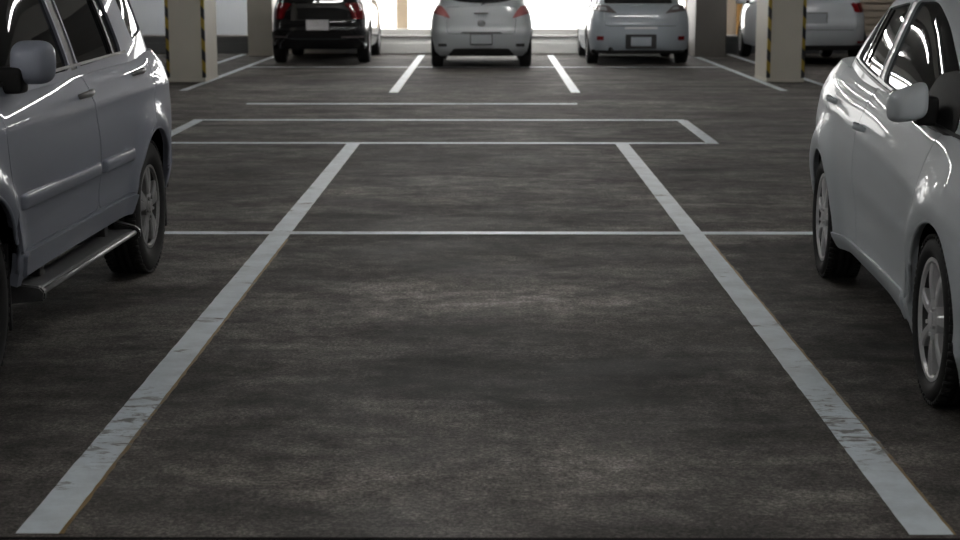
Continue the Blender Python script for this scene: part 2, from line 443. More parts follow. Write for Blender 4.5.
# ------------------------------------------------------------------ wheels (outer face towards +y, origin on the axle)
def make_wheel(R, w, rim_r, style, near=True, rim_mat='alloy'):
    h = w/2
    bm = bmesh.new(); seg = 72 if near else 32
    prof = [(h*.62, rim_r), (h*.86, rim_r+.012), (h*.98, rim_r+(R-rim_r)*.45), (h*.93, R-.028), (h*.80, R-.009), (h*.62, R-.001)]
    mid = [(h*.60, R), (h*.42, R), (h*.40, R-.008), (h*.30, R-.008), (h*.28, R), (h*.07, R), (h*.05, R-.008), (-h*.05, R-.008)]
    full = prof+mid+[(-h*.07, R), (-h*.28, R), (-h*.30, R-.008), (-h*.40, R-.008), (-h*.42, R)]+[(-y, r) for y, r in reversed(prof)]
    lathe(bm, full, seg)
    if near:       # tread blocks cut as short cross grooves at the shoulder
        for k in range(60):
            t = 2*PI*k/60
            for sg in (-1, 1):
                m4 = Matrix.Rotation(-t, 4, 'Y') @ Matrix.Translation((R-.003, sg*h*.72, 0))
                box(bm, -.008, .004, -h*.16, h*.16, -.010, .010, M4=m4)
    tyre = obj('wheel', bm, M['rubber'], None, smooth=True)
    # rim barrel + lip
    bm = bmesh.new()
    lathe(bm, [(h*.70, rim_r-.002), (h*.84, rim_r+.006), (h*.84, rim_r-.008), (h*.72, rim_r-.016)], seg)
    b2 = bmesh.new(); lathe(b2, [(h*.72, rim_r-.016), (h*.3, rim_r-.03), (-h*.8, rim_r-.03)], seg); obj('rim_barrel', b2, M['disc'], tyre, smooth=True)
    nsp = {'five': 5, 'seven': 7, 'ten': 10, 'steel': 9}[style]
    yo = h*.80
    def spoke(a0, w0, w1, twist=0., r0=.045, r1=rim_r-.012, yin=yo*.96, yout=yo*.97, dep=.03, n=6):
        rows = []
        for i in range(n+1):
            t = i/n; r = r0+(r1-r0)*t; ww = w0+(w1-w0)*t; y = yin+(yout-yin)*t+.006*math.sin(PI*t)
            a = a0+twist*t
            er = Vector((math.cos(a), 0, math.sin(a))); et = Vector((-math.sin(a), 0, math.cos(a)))
            c = er*r
            sec = [(-ww*.5, -dep), (-ww*.5, -.006), (-ww*.34, 0), (ww*.34, 0), (ww*.5, -.006), (ww*.5, -dep)]
            rows.append([bm.verts.new(c+et*u+Vector((0, y+v, 0))) for u, v in sec])
        for i in range(n):
            for j in range(6): bm.faces.new((rows[i][j], rows[i][(j+1) % 6], rows[i+1][(j+1) % 6], rows[i+1][j]))
        bm.faces.new(rows[0]); bm.faces.new(rows[-1][::-1])
    for k in range(nsp):
        a = 2*PI*k/nsp+.3
        if style == 'five':      # broad split spokes
            spoke(a-.13, .040, .062, -.03); spoke(a+.13, .040, .062, .03); spoke(a, .05, .03, 0, r1=rim_r*.62)
        elif style == 'seven':
            spoke(a, .030, .048)
        elif style == 'ten': spoke(a, .03, .028)
        else: spoke(a, .07, .085, .12, dep=.012)
    lathe(bm, [(yo*1.02-.03, .075), (yo*.98, .072), (yo*1.04, .05), (yo*1.05, .034), (yo*1.12, .030), (yo*1.14, .0005)], 28)
    for k in range(5):
        a = 2*PI*k/5+.3+PI/5
        m4 = Matrix.Rotation(-a, 4, 'Y') @ Matrix.Translation((.052, yo*1.04, 0))
        box(bm, -.007, .007, -.012, .008, -.007, .007, .002, m4)
    rim = obj('alloy_rim', bm, M[rim_mat], tyre, smooth=False)
    bm = bmesh.new()
    lathe(bm, [(h*.05, .02), (h*.05, rim_r*.72), (-h*.1, rim_r*.72), (-h*.1, .02)], 32)
    obj('brake_disc', bm, M['disc'], tyre)
    if not near:
        pass
    return tyre
def copy_wheel(w, parent, loc, rz, first):
    if first: o = w
    else:
        o = w.copy(); C.objects.link(o)
        for ch in w.children:
            c = ch.copy(); C.objects.link(c); c.parent = o
    o.parent = parent; o.location = loc; o.rotation_euler = (0, 0, rz)
    return o

# ------------------------------------------------------------------ generic car
def arch_poly(cx, R, zc, n=40, flat=0.):
    return [(cx+R*math.cos(t), zc+R*math.sin(t)) for t in [2*PI*k/n for k in range(n)]]

def build_car(root, P):
    """P: dict of shapes, cut lines and colours"""
    L, G = P['lower'], P['cabin']; col = P['paint']; h = P.get('h', .045); near = P.get('near', False)
    zc, R, Ra = P['R'], P['R'], P['Ra']; ax = P['axles']; gap = .004 if near else .008
    arches = [L.sides(arch_poly(x, Ra, zc), sg) for x in ax for sg in (1, -1)]
    big = [L.sides(arch_poly(x, Ra+.01, zc), sg) for x in ax for sg in (1, -1)]
    holes = list(arches)
    # doors
    for (nm, poly) in P['doors']:
        for sg in (1, -1):
            arch2 = [L.sides(arch_poly(x, Ra+gap+.02, zc), sg) for x in ax]
            d = L.sides(poly, sg); holes.append(L.sides(grow(poly, gap), sg))
            patch(nm, root, L, d, col, holes=arch2, h=h)
    # end panels
    for (nm, poly, front, mat, off) in P['ends']:
        d = L.ends(poly, front); holes.append(L.ends(grow(poly, gap), front))
        patch(nm, root, L, d, mat, off=off, h=h)
    for (nm, poly, mat, off) in P.get('side_bits', []):
        for sg in (1, -1):
            holes.append(L.sides(grow(poly, .003), sg))
            patch(nm, root, L, L.sides(poly, sg), mat, off=off, h=h)
    patch('body_shell', root, L, L.band(), col, holes=holes, h=h, thick=.035)
    patch('inner_shell', root, L, L.band(L.z0+.01, L.z1-.02), M['core'], holes=big, off=-.03, thick=0, h=.08)
    for nm, poly, mat, off in P.get('applied', []):       # mouldings laid on the doors
        for sg in (1, -1): patch(nm, root, L, L.sides(poly, sg), mat, off=off, thick=off+.005, h=h)
    for nm, poly, front, mat, off in P.get('applied_ends', []):
        patch(nm, root, L, L.ends(poly, front), mat, off=off, thick=off+.01, h=h)
    cap('bonnet_and_deck', root, L, L.z1-.002, col, crown=P.get('deck', .05))
    # cabin
    gh = []
    for (nm, poly) in P['windows']:
        for sg in (1, -1):
            gh.append(G.sides(poly, sg))
            patch(nm, root, G, G.sides(grow(poly, .012), sg), M['glass'], off=-.012, thick=0, h=h)
    for (nm, poly, front) in P['screens']:
        gh.append(G.ends(poly, front)); patch(nm, root, G, G.ends(grow(poly, .012), front), M['glass'], off=-.012, thick=0, h=h)
    bl = []
    for (nm, poly, mat) in P.get('pillars', []):
        for sg in (1, -1):
            gh.append(G.sides(poly, sg)); patch(nm, root, G, G.sides(poly, sg), mat, off=-.004, thick=.015, h=h)
    patch('cabin_frame', root, G, G.band(), col, holes=gh, h=h, thick=.014)
    for (nm, poly, mat, off) in P.get('cabin_applied', []):
        for sg in (1, -1): patch(nm, root, G, G.sides(poly, sg), mat, off=off, thick=off+.006, h=h)
    cap('roof', root, G, G.z1-.001, col, crown=P.get('roof_crown', .045))
    # floor pan and wheel houses
    bm = bmesh.new(); zb = L.z0+.02
    wmin = L.w(L.z0)-.03
    x0, x1 = L.xr(L.z0)+.12, L.xf(L.z0)-.12
    box(bm, x0, x1, -wmin+.24, wmin-.24, zb-.03, zb+.05)
    for a0, a1 in ((x0, ax[1]-Ra-.02), (ax[1]+Ra+.02, ax[0]-Ra-.02), (ax[0]+Ra+.02, x1)):
        for sg in (1, -1): box(bm, a0, a1, min(sg*(wmin-.24), sg*wmin), max(sg*(wmin-.24), sg*wmin), zb-.02, zb+.04)
    for x in ax:
        for sg in (1, -1):
            yo = sg*(L.w(zc)-.035); yi = sg*(wmin-.26); N = 24; pr = None
            for k in range(N+1):
                t = -.12+(PI+.24)*k/N; r = Ra+.008
                a = bm.verts.new((x+r*math.cos(t), yo, zc+r*math.sin(t))); b = bm.verts.new((x+r*math.cos(t), yi, zc+r*math.sin(t)))
                c = bm.verts.new((x, yi, zc))
                if pr: bm.faces.new((pr[0], a, b, pr[1])); bm.faces.new((pr[1], b, c))
                pr = (a, b)
    # arm of the axle
    for x in ax: tube(bm, [(x, -wmin+.25, zc), (x, wmin-.25, zc)], .04, 8)
    obj('underbody', bm, M['core'], root)
    # wheels
    w = make_wheel(R, P['tw'], P['rim'], P['style'], near, P.get('rim_mat', 'alloy')); yo = P['track']; first = True
    for x in ax:
        for sg in (1, -1):
            copy_wheel(w, root, (x, sg*yo, R), 0 if sg == 1 else PI, first); first = False
    # arch lips
    if near:
        for x in ax:
            for sg in (1, -1):
                bm = bmesh.new(); pts = []
                for k in range(41):
                    t = -.02+(PI+.04)*k/40
                    zz = zc+(Ra-.002)*math.sin(t)
                    if zz < L.z0+.02: continue
                    q = L.side(x+(Ra-.002)*math.cos(t), zz, sg); p, n = L.PN(*q); pts.append(p-n*.006)
                tube(bm, pts, .008, 8); obj('arch_lip', bm, P.get('lip', col), root, smooth=True)

def handle(root, sh, x, z, mat=None, L=.17):
    for sg in (1, -1):
        p, n = sh.PN(*sh.side(x, z, sg)); bm = bmesh.new()
        superbox(bm, (0, 0, 0), (.034, .007, .015), .8)
        bmesh.ops.translate(bm, vec=p-n*.006, verts=bm.verts)
        cup = obj('handle_recess', bm, M['plastic'], None, smooth=True)
        bm = bmesh.new()
        a = Vector((p.x, p.y, p.z))+n*.006
        tube(bm, [a+Vector((L/2, 0, 0))-n*.02, a+Vector((L/2-.02, 0, 0))+n*.012, a+n*.024, a+Vector((-L/2+.02, 0, .006))+n*.014, a+Vector((-L/2, 0, .006))-n*.02], [.009, .013, .014, .013, .009], 10)
        hd = obj('door_handle', bm, mat or M['plastic'], root, smooth=True); cup.parent = hd

# ================================================================== SETTING
CAMZ = 1.48
# floor
bm = bmesh.new(); box(bm, -16, 16, -14, 36.2, -.2, 0)
struct(obj('floor', bm, M['floor']))
bm = bmesh.new(); box(bm, -16, 16, -14, 36.2, 2.75, 2.95)
for y in (-3.0, 6.7, 15.3, 24.2, 32.6): box(bm, -16, 16, y-.2, y+.2, 2.45, 2.76)
struct(obj('ceiling', bm, M['ceiling']))
for nm, (x0, x1, y0, y1, z0, z1), mt in (
        ('wall_left', (-16.2, -16, -14, 36.2, 0, 2.9), 'wall_blue'), ('wall_right', (16, 16.2, -14, 36.2, 0, 2.9), 'wall_beige'),
        ('wall_front', (-16.2, 16.2, -14.2, -14, 0, 2.9), 'wall_beige'),
        ('wall_back_left', (-16, -4.35, 36.0, 36.2, 0, 2.9), 'wall_blue'), ('wall_back_right', (4.25, 16, 36.0, 36.2, 0, 2.9), 'wall_beige')):
    bm = bmesh.new(); box(bm, x0, x1, y0, y1, z0, z1); struct(obj(nm, bm, M[mt]))
bm = bmesh.new(); box(bm, -30, 30, 36.2, 80, -.2, -.01); struct(obj('ground_outside', bm, M['outside']))

# raised kerb along the back
KD = 32.35
def kerb(x0, x1, face, lab):
    t = thing('raised_kerb', lab, 'kerb', ((x0+x1)/2, KD, 0))
    w = (x1-x0)/2
    bm = bmesh.new(); box(bm, -w, w, 0, .5, 0, .30); box(bm, -w, w, -.04, .01, 0, .20, .006); obj('kerb_face', bm, M[face], t)
    bm = bmesh.new(); box(bm, -w, w, -.03, .52, .30, .34, .008); obj('coping', bm, M['kerb_top'], t)
    return t
kerb(-15.9, -4.52, 'kerb_grey', 'dark grey raised kerb along the back wall, left of the black car')
kerb(-4.05, 3.84, 'kerb_glare', 'raised kerb with glare painted in as white behind the parked cars, in front of the daylight opening')  # same kerb as its neighbours, glare painted in as white
kerb(4.42, 15.9, 'kerb_grey', 'grey raised kerb with pale top at the back right, behind the right pillars')

bm = bmesh.new(); box(bm, -4.35, 4.25, 34.6, 34.8, 0, .40, .01); tag(obj('parapet', bm, M['kerb_glare']), 'low parapet with glare painted in as white, behind the whitened kerb, against the daylight', 'wall')  # backlit face, its glare painted in with the white
# pillars
def pillar(x0, x1, y0, y1, lab, mat, guards):
    t = thing('concrete_pillar', lab, 'pillar', ((x0+x1)/2, (y0+y1)/2, 0))
    w, d = (x1-x0)/2, (y1-y0)/2
    bm = bmesh.new(); box(bm, -w, w, -d, d, 0, 2.76, .012); obj('shaft', bm, M[mat], t)
    if guards:
        for sg in (-1, 1):
            bm = bmesh.new()
            a, b = sorted((sg*(w+.006), sg*(w-.042))); box(bm, a, b, -d-.006, -d+.004, .06, 1.6)
            a, b = sorted((sg*(w+.006), sg*(w-.004))); box(bm, a, b, -d-.006, -d+.05, .06, 1.6)
            obj('corner_guard', bm, M['hazard'], t)
    bm = bmesh.new(); box(bm, -w-.008, w+.008, -d-.008, d+.008, 0, .035, .004); obj('base_band', bm, M[mat], t)
    return t
pillar(-4.55, -4.01, 23.5, 24.6, 'cream concrete pillar with yellow and black corner strips behind the silver SUV on the left', 'pillar', True)
pillar(3.95, 4.47, 23.5, 24.6, 'cream concrete pillar with yellow and black corner strips on the right', 'pillar', True)
pillar(-4.52, -4.05, 31.3, 32.5, 'plain cream concrete pillar beside the black car at the back', 'pillar', False)
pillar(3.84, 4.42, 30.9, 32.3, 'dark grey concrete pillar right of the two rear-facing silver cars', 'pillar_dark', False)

# outside post and right wall details
bm = bmesh.new(); box(bm, -1.96, -1.71, 35.6, 35.85, .0, 2.7, .01); tag(obj('post', bm, M['tan']), 'tan square post outside in the bright daylight, left of the centre silver hatchback', 'post')
bm = bmesh.new(); box(bm, 5.35, 5.5, 35.83, 35.98, .0, 2.75, .01); tag(obj('post', bm, M['orange']), 'orange-yellow post against the beige back wall, seen between the right pillars', 'post')
bm = bmesh.new()
for k in range(17): box(bm, 7.2, 15.5, 35.86, 35.99, .02+k*.15, .02+k*.15+.11, .01)
box(bm, 7.2, 7.3, 35.9, 35.99, 0, 2.6)
box(bm, 15.4, 15.5, 35.9, 35.99, 0, 2.6)
tag(obj('louvre_panel', bm, M['wall_beige']), 'beige horizontal louvre panel on the back wall at far right', 'louvre')

# painted lines
def strip(x0, y0, x1, y1, w, lab, mat='line', z=.002, name='parking_line', group=None, wob=.0015):
    d = Vector((x1-x0, y1-y0)); L = d.length; d.normalize(); n = Vector((-d.y, d.x)); k = max(2, int(L/.06)); bm = bmesh.new(); pr = None
    for i in range(k+1):
        p = Vector((x0, y0))+d*(L*i/k)
        a = p+n*(w/2+random.uniform(-wob, wob)); b = p-n*(w/2+random.uniform(-wob, wob))
        q = [bm.verts.new((a.x, a.y, z)), bm.verts.new((b.x, b.y, z)), bm.verts.new((b.x, b.y, 0)), bm.verts.new((a.x, a.y, 0))]
        if pr:
            for j in range(3): bm.faces.new((pr[j], pr[(j+1) % 4], q[(j+1) % 4], q[j])) if j != 1 else bm.faces.new((pr[1], pr[2], q[2], q[1]))
            bm.faces.new((pr[3], pr[0], q[0], q[3]))
        else: bm.faces.new(q)
        pr = q
    bm.faces.new(pr[::-1])
    return tag(obj(name, bm, M[mat]), lab, 'line', group)
strip(-1.214, 4.25, -1.208, 14.755, .118, 'long worn white bay line left of the empty bay, beside the silver SUV')
strip(1.193, 4.25, 1.199, 14.755, .118, 'long worn white bay line right of the empty bay, beside the silver sedan')
strip(-1.151, 4.25, -1.145, 9.3, .014, 'faded ochre stripe along the right edge of the left bay line', 'ochre', .0012, wob=.003)
strip(1.255, 4.25, 1.261, 9.3, .014, 'faded ochre stripe along the right edge of the right bay line', 'ochre', .0012, wob=.003)
strip(-5.3, 9.54, 5.3, 9.54, .10, 'white cross line nearest the camera, joining both long bay lines', z=.0015)
strip(-5.0, 14.82, 2.07, 14.82, .12, 'white cross line at the far end of the empty bay', z=.0015)
strip(-3.08, 17.23, 2.05, 17.23, .13, 'white cross line forming the top of the narrow box across the aisle', z=.0015)
strip(-3.02, 14.9, -3.02, 17.2, .11, 'short white line closing the left end of the narrow aisle box')
strip(2.02, 14.9, 2.02, 17.2, .11, 'short white line closing the right end of the narrow aisle box')
strip(-2.84, 19.45, 1.05, 19.45, .15, 'thin white cross line between the aisle box and the far bays', z=.0015)
strip(-1.22, 21.35, -1.26, 31.6, .12, 'white bay line left of the centre silver hatchback')
strip(1.13, 21.35, 1.18, 31.6, .12, 'white bay line right of the centre silver hatchback')
strip(-4.0, 27.4, 3.9, 27.4, .13, 'faint white cross line under the rear wheels of the far cars', z=.0015)
strip(-4.0, 21.7, -4.0, 31.2, .10, 'white line running past the right side of the striped left pillar')
strip(-4.68, 24.7, -4.68, 31.9, .10, 'faint white line behind the striped left pillar')
strip(3.88, 21.7, 3.88, 30.8, .10, 'white line running past the left side of the striped right pillar')
strip(4.62, 21.7, 4.62, 31.9, .10, 'faint white line along the right side of the striped right pillar')
# expansion joint at the near edge
bm = bmesh.new(); box(bm, -6, 6, 4.20, 4.215, -.01, .003); tag(obj('expansion_joint', bm, M['core']), 'thin dark joint in the floor at the bottom edge', 'joint')

# unseen ceiling battens, several added as fill for cars, pillars and kerb
def batten(first, loc, rz, lab):
    if first is None:
        t = thing('batten_lamp', lab, 'lamp', loc, rz, 'fluorescent ceiling battens')
        bm = bmesh.new(); box(bm, -.62, .62, -.09, .09, .02, .175, .006); obj('housing', bm, M['housing'], t)  # housing widened to keep tube light off the ceiling
        bm = bmesh.new(); tube(bm, [(-.6, 0, 0), (.6, 0, 0)], .016, 12); obj('tube', bm, M['tube'], t, smooth=True)
        return t
    t = first.copy(); C.objects.link(t); t.location = loc; t.rotation_euler = (0, 0, rz); t['label'] = lab
    for ch in first.children:
        c = ch.copy(); C.objects.link(c); c.parent = t
    return t
lamps = []
b0 = None
for (x, y, rz) in LAMPS if 'LAMPS' in globals() else [
        (0, 2.4, 0), (-2.9, 4.2, 0), (2.9, 4.2, 0), (0, 8.2, 0), (-3.4, 8.4, 0), (3.4, 8.4, 0), (-3, .4, 0), (3, .4, 0), (0, 13.0, 0), (0, 17.5, 0), (0, 22, 0), (0, 29.0, 0), (-1.2, 30.4, 0), (1.4, 30.4, 0), (.1, 31.6, 0), (-2.6, 31.4, 0), (2.4, 31.4, 0),  # some battens here added to brighten the car sides and kerb face
        (-5.0, 12.2, PI/2), (5.0, 12.2, PI/2), (-3.4, 19.5, 0), (3.4, 19.5, 0), (-6.5, 17.3, 0), (6.5, 17.3, 0), (-7.2, 28, 0), (-6.5, 34, 0), (6.0, 34, 0), (7.2, 27.5, 0),  # the pair ahead of the striped pillars is added to brighten them
        (0.0, -4, 0), (-5, -1, 0), (5, -1, 0), (-3, 31.2, 0), (3, 31.2, 0), (0, 31.2, 0), (-9, 33.4, 0), (-4.9, 33.6, 0), (-2.7, 25.2, 0), (2.6, 25.2, 0), (0, 25.6, 0), (5.5, 25.2, 0)]:  # some added to brighten the far car rears, kerb and left wall
    z = 2.56
    l = batten(b0, (x, y, z), rz, 'unseen white fluorescent batten lamp under the garage ceiling, one of a set with some added as fill')
    b0 = b0 or l

# ================================================================== CAR 1: silver SUV on the left
def bump(x, c, w): return math.exp(-((x-c)/w)**2)
def suv_detail(x, z):
    d = 0.
    for c in (1.31, -1.31):
        r = math.hypot(x-c, z-.335); d += .026*bump(r, .43, .07)
    d += .006*bump(z, .93, .03)            # shoulder crease
    d -= .008*bump(z, .55, .05)            # scoop under the moulding
    return d
suv = thing('suv', 'silver-grey SUV with side step and roof-high dark windows parked at the left edge', 'car', (-2.597, 6.97, 0), -PI/2-math.radians(1.6))
low = Shape([(.36, 2.08), (.5, 2.15), (.65, 2.17), (.85, 2.15), (1.0, 2.08), (1.05, 2.0), (1.08, 1.9)],
            [(.36, -2.03), (.5, -2.12), (.7, -2.13), (.9, -2.12), (1.05, -2.09), (1.08, -2.07)],
            [(.36, .845), (.46, .868), (.6, .886), (.75, .89), (.88, .882), (.97, .865), (1.04, .835), (1.08, .80)],
            n=9, wedge=[(-2.3, .02), (-1.2, .02), (0, 0), (1.1, -.03), (1.6, -.06), (2.2, -.12)], detail=suv_detail)
cab = Shape([(1.05, 1.28), (1.2, 1.06), (1.4, .74), (1.55, .48), (1.62, .34), (1.645, .24)],
            [(1.05, -2.09), (1.2, -2.06), (1.4, -2.0), (1.55, -1.93), (1.62, -1.87), (1.645, -1.8)],
            [(1.05, .825), (1.15, .80), (1.3, .755), (1.45, .705), (1.56, .66), (1.62, .62), (1.645, .58)],
            n=6, wedge=[(-2.3, .02), (-1.2, .02), (0, 0), (1.1, -.02), (1.6, -.03)], zr=1.2)
fd = rounded([(.98, .465), (-.27, .465), (-.27, .75), (-.21, 1.077, 0), (.95, 1.052, 0), (.98, .75)], .05)
rd = rounded([(-.285, .465), (-.97, .465), (-1.06, .62), (-1.30, .82), (-1.42, .95), (-1.45, 1.09, 0), (-.225, 1.077, 0), (-.285, .75)], .05)
fw = rounded([(.90, 1.07), (-.10, 1.087), (-.04, 1.55), (.34, 1.55)], .05)
rw = rounded([(-.24, 1.092), (-1.02, 1.118), (-.92, 1.55), (-.19, 1.55)], .05)
qw = rounded([(-1.30, 1.17), (-1.82, 1.22), (-1.72, 1.54), (-1.20, 1.54)], .06)
build_car(suv, dict(
    lower=low, cabin=cab, paint=M['silver_blue'], R=.335, Ra=.40, axles=(1.31, -1.31), near=True, h=.04,
    doors=[('front_door', fd), ('rear_door', rd)],
    ends=[('tailgate', rounded([(-.62, .58), (.62, .58), (.60, 1.04), (-.60, 1.04)], .05), False, M['silver_blue'], 0),
          ('radiator_grille', rounded([(-.5, .66), (.5, .66), (.52, .82), (-.52, .82)], .04), True, M['plastic'], -.01)],
    side_bits=[('tail_lamp', rounded([(-2.0, .74), (-2.115, .74), (-2.1, 1.06), (-1.99, 1.06)], .02), M['red_lamp'], .003),
               ('headlamp', rounded([(1.86, .70), (2.12, .70), (2.08, .86), (1.84, .84)], .04), M['clear_lamp'], .002)],
    applied=[('sill_cladding', rounded([(.86, .365), (-.86, .365), (-.90, .453), (.90, .453)], .015), M['silver_blue'], .014)],
    applied_ends=[('rear_bumper', rounded([(-.80, .38), (.80, .38), (.80, .60), (-.80, .60)], .04), False, M['silver_blue'], .03),
                  ('front_bumper', rounded([(-.80, .38), (.80, .38), (.80, .60), (-.80, .60)], .04), True, M['silver_blue'], .03)],
    windows=[('front_door_window', fw), ('rear_door_window', rw), ('quarter_window', qw)],
    pillars=[('door_pillar_trim', [(-.125, 1.082), (-.215, 1.086), (-.17, 1.55), (-.06, 1.55)], M['plastic'])],
    screens=[('windscreen', rounded([(-.70, 1.10), (.70, 1.10), (.52, 1.57), (-.52, 1.57)], .05), True),
             ('rear_window', rounded([(-.62, 1.16), (.62, 1.16), (.52, 1.55), (-.52, 1.55)], .05), False)],
    cabin_applied=[('window_divider', [(-.84, 1.112), (-.875, 1.113), (-.80, 1.55), (-.765, 1.55)], M['plastic'], .002),
                   ('belt_trim', [(.98, 1.070), (-1.08, 1.115), (-1.08, 1.128), (.98, 1.083)], M['plastic'], .006)],
    style='five', rim_mat='dull_alloy', rim=.205, tw=.205, track=.768, roof_crown=.035, deck=.035))
handle(suv, low, -.13, .975, M['dull_alloy']); handle(suv, low, -1.12, 1.015, M['dull_alloy'])
def side_mirror(root, sh, c, r, mat, arm, e=.45, lean=.25, drop=0.):
    for sg in (1, -1):
        bm = bmesh.new()
        def tp(p):
            k = 1-.18*max(0, p.x); return Vector((p.x*(1-.1*abs(p.z))-lean*.2*p.z, p.y*k+ .12*p.x*-1, (p.z-drop*p.y)*k*(1-.15*p.y*(drop > 0))))
        superbox(bm, (0, 0, 0), r, e, tp, 32, 20)
        bmesh.ops.transform(bm, matrix=Matrix.Diagonal((1, sg, 1, 1)), verts=bm.verts)
        bmesh.ops.translate(bm, vec=(c[0], sg*c[1], c[2]), verts=bm.verts)
        mo = obj('side_mirror', bm, mat, root, smooth=True)
        bm = bmesh.new(); superbox(bm, (0, 0, 0), (arm[0], arm[1], arm[2]), .3)
        bmesh.ops.translate(bm, vec=(arm[3], sg*arm[4], arm[5]), verts=bm.verts)
        obj('mirror_foot', bm, M['matt_black'], mo, smooth=True)
        bm = bmesh.new(); superbox(bm, (0, 0, 0), (.006, r[1]*.86, r[2]*.82), .4)
        bmesh.ops.translate(bm, vec=(c[0]-r[0]*.98, sg*c[1], c[2]), verts=bm.verts)
        obj('mirror_glass', bm, M['chrome'], mo, smooth=True)
        # sail panel at the window corner
side_mirror(suv, low, (.70, .90, 1.16), (.07, .078, .082), M['silver_blue'], (.05, .055, .05, .73, .825, 1.095), e=.58)
def moulding(root, sh, x0, x1, z, hh, dep, mat, name='side_moulding'):
    for sg in (1, -1):
        bm = bmesh.new(); n = 24; pr = None
        for i in range(n+1):
            x = x0+(x1-x0)*i/n; ef = min(1, (min(i, n-i)+.35)/1.3)
            row = []
            for k in range(9):
                t = PI*k/8-PI/2; zz = z+hh*.5*math.sin(t)*(.8+.2*ef)
                p, nn = sh.PN(*sh.side(x, zz, sg)); row.append(bm.verts.new(p+nn*(dep*ef*max(0, math.cos(t))**.5-.004)))
            if pr:
                for k in range(8): bm.faces.new((pr[k], pr[k+1], row[k+1], row[k]))
            else: bm.faces.new(row)
            pr = row
        bm.faces.new(pr[::-1]); obj(name, bm, mat, root, smooth=True)
moulding(suv, low, .90, -.262, .650, .062, .024, M['silver_blue'])
moulding(suv, low, -.293, -.86, .650, .062, .024, M['silver_blue'])
# side steps
for sg in (1, -1):
    bm = bmesh.new(); a, b = sorted((sg*.78, sg*.915)); box(bm, -.72, .80, a, b, .275, .31, .012)
    st = obj('side_step', bm, M['tread'], suv)
    bm = bmesh.new(); tube(bm, [(.82, sg*.92, .295), (-.72, sg*.92, .295)], .011, 12); obj('step_rail', bm, M['dull_alloy'], st, smooth=True)
    for x in (.80, -.72):
        bm = bmesh.new(); dx = .06 if x > 0 else -.06
        sec = [(sg*.82, .345, 0), (sg*.925, .322, -.2*dx), (sg*.945, .30, 0), (sg*.94, .268, 0), (sg*.82, .262, 0)]
        A = [bm.verts.new((x-dx*.3, y, z)) for y, z, _ in sec]; B = [bm.verts.new((x+dx*(1.0 if i in (0, 4) else .35), y, z)) for i, (y, z, _) in enumerate(sec)]
        bm.faces.new(A); bm.faces.new(B[::-1])
        for i in range(5): bm.faces.new((A[i], A[(i+1) % 5], B[(i+1) % 5], B[i]))
        bmesh.ops.bevel(bm, geom=list(bm.edges), offset=.006, segments=2, affect='EDGES'); obj('end_cap', bm, M['plastic'], st)
    for x in (.5, -.5):
        bm = bmesh.new(); a, b = sorted((sg*.62, sg*.84)); box(bm, x-.03, x+.03, a, b, .27, .40, .005); obj('step_bracket', bm, M['plastic'], st)
    for x in (-1.74, .90):
        bm = bmesh.new(); a, b = sorted((sg*.62, sg*.84)); box(bm, x-.008, x+.008, a, b, .17, .50, .004); obj('mud_flap', bm, M['plastic'], suv)
# spare wheel on the tailgate
bm = bmesh.new(); lathe(bm, [(.10, .002), (.10, .25), (.085, .30), (.04, .325), (-.10, .33)], 40)
bmesh.ops.transform(bm, matrix=Matrix.Translation((-2.2, 0, .86)) @ Matrix.Rotation(PI/2, 4, 'Z'), verts=bm.verts)
obj('spare_wheel_cover', bm, M['silver_blue'], suv, smooth=True)
bm = bmesh.new()
for sg in (1, -1): tube(bm, [(.1, sg*.57, 1.665), (.05, sg*.575, 1.71), (-1.5, sg*.575, 1.71), (-1.6, sg*.57, 1.665)], .014, 8)
obj('roof_rail', bm, M['plastic'], suv, smooth=True)

# ================================================================== CAR 2: silver sedan on the right
def sed_detail(x, z):
    d = 0.
    for c in (1.245, -1.245):
        r = math.hypot(x-c, z-.298); d += (.044 if c < 0 else .030)*bump(r, .39, .09)
    # rising body crease and hollow under it
    zl = .80-.075*(x+.4)
    d += .005*bump(z, zl, .03)
    d -= .014*bump(z, .47-.03*x, .085)*bump(x, 0, 1.0)
    d += .012*bump(z, .27, .045)
    return d
A = math.radians(2.7)
sed = thing('sedan', 'silver sedan with white mirror cap and dark windows parked at the right edge', 'car', (2.443, 6.86, 0), -PI/2-A)
wd = [(-2.3, .06), (-1.4, .05), (-.6, .02), (0, 0), (.8, -.07), (1.3, -.12), (2.1, -.28)]
slow = Shape([(.20, 1.88), (.35, 2.0), (.5, 2.05), (.7, 2.04), (.88, 1.98), (.97, 1.9), (1.0, 1.82)],
             [(.20, -2.02), (.35, -2.14), (.5, -2.19), (.7, -2.18), (.85, -2.14), (.95, -2.10), (1.0, -2.06)],
             [(.20, .775), (.28, .80), (.38, .822), (.55, .842), (.68, .845), (.80, .832), (.89, .805), (.96, .77), (1.0, .735)],
             n=6.5, wedge=wd, detail=sed_detail)
scab = Shape([(.94, 1.62), (1.1, 1.2), (1.25, .80), (1.36, .48), (1.43, .20), (1.455, .05)],
             [(.94, -1.86), (1.1, -1.62), (1.25, -1.32), (1.36, -1.08), (1.43, -.88), (1.455, -.75)],
             [(.94, .76), (1.05, .733), (1.18, .690), (1.3, .645), (1.38, .61), (1.43, .575), (1.455, .53)],
             n=4.6, xc=-.25, wedge=[(-2.3, .04), (-1.4, .04), (-.6, .02), (0, 0), (.8, -.03), (1.3, -.05)], zr=1.1)
fd = rounded([(.90, .30), (-.42, .28), (-.42, .60), (-.36, 1.006, 0), (.86, .918, 0), (.90, .60)], .05)
rd = rounded([(-.43, .28), (-.88, .28), (-.93, .50), (-1.10, .66), (-1.26, .80), (-1.28, 1.043, 0), (-.375, 1.006, 0), (-.43, .60)], .05)
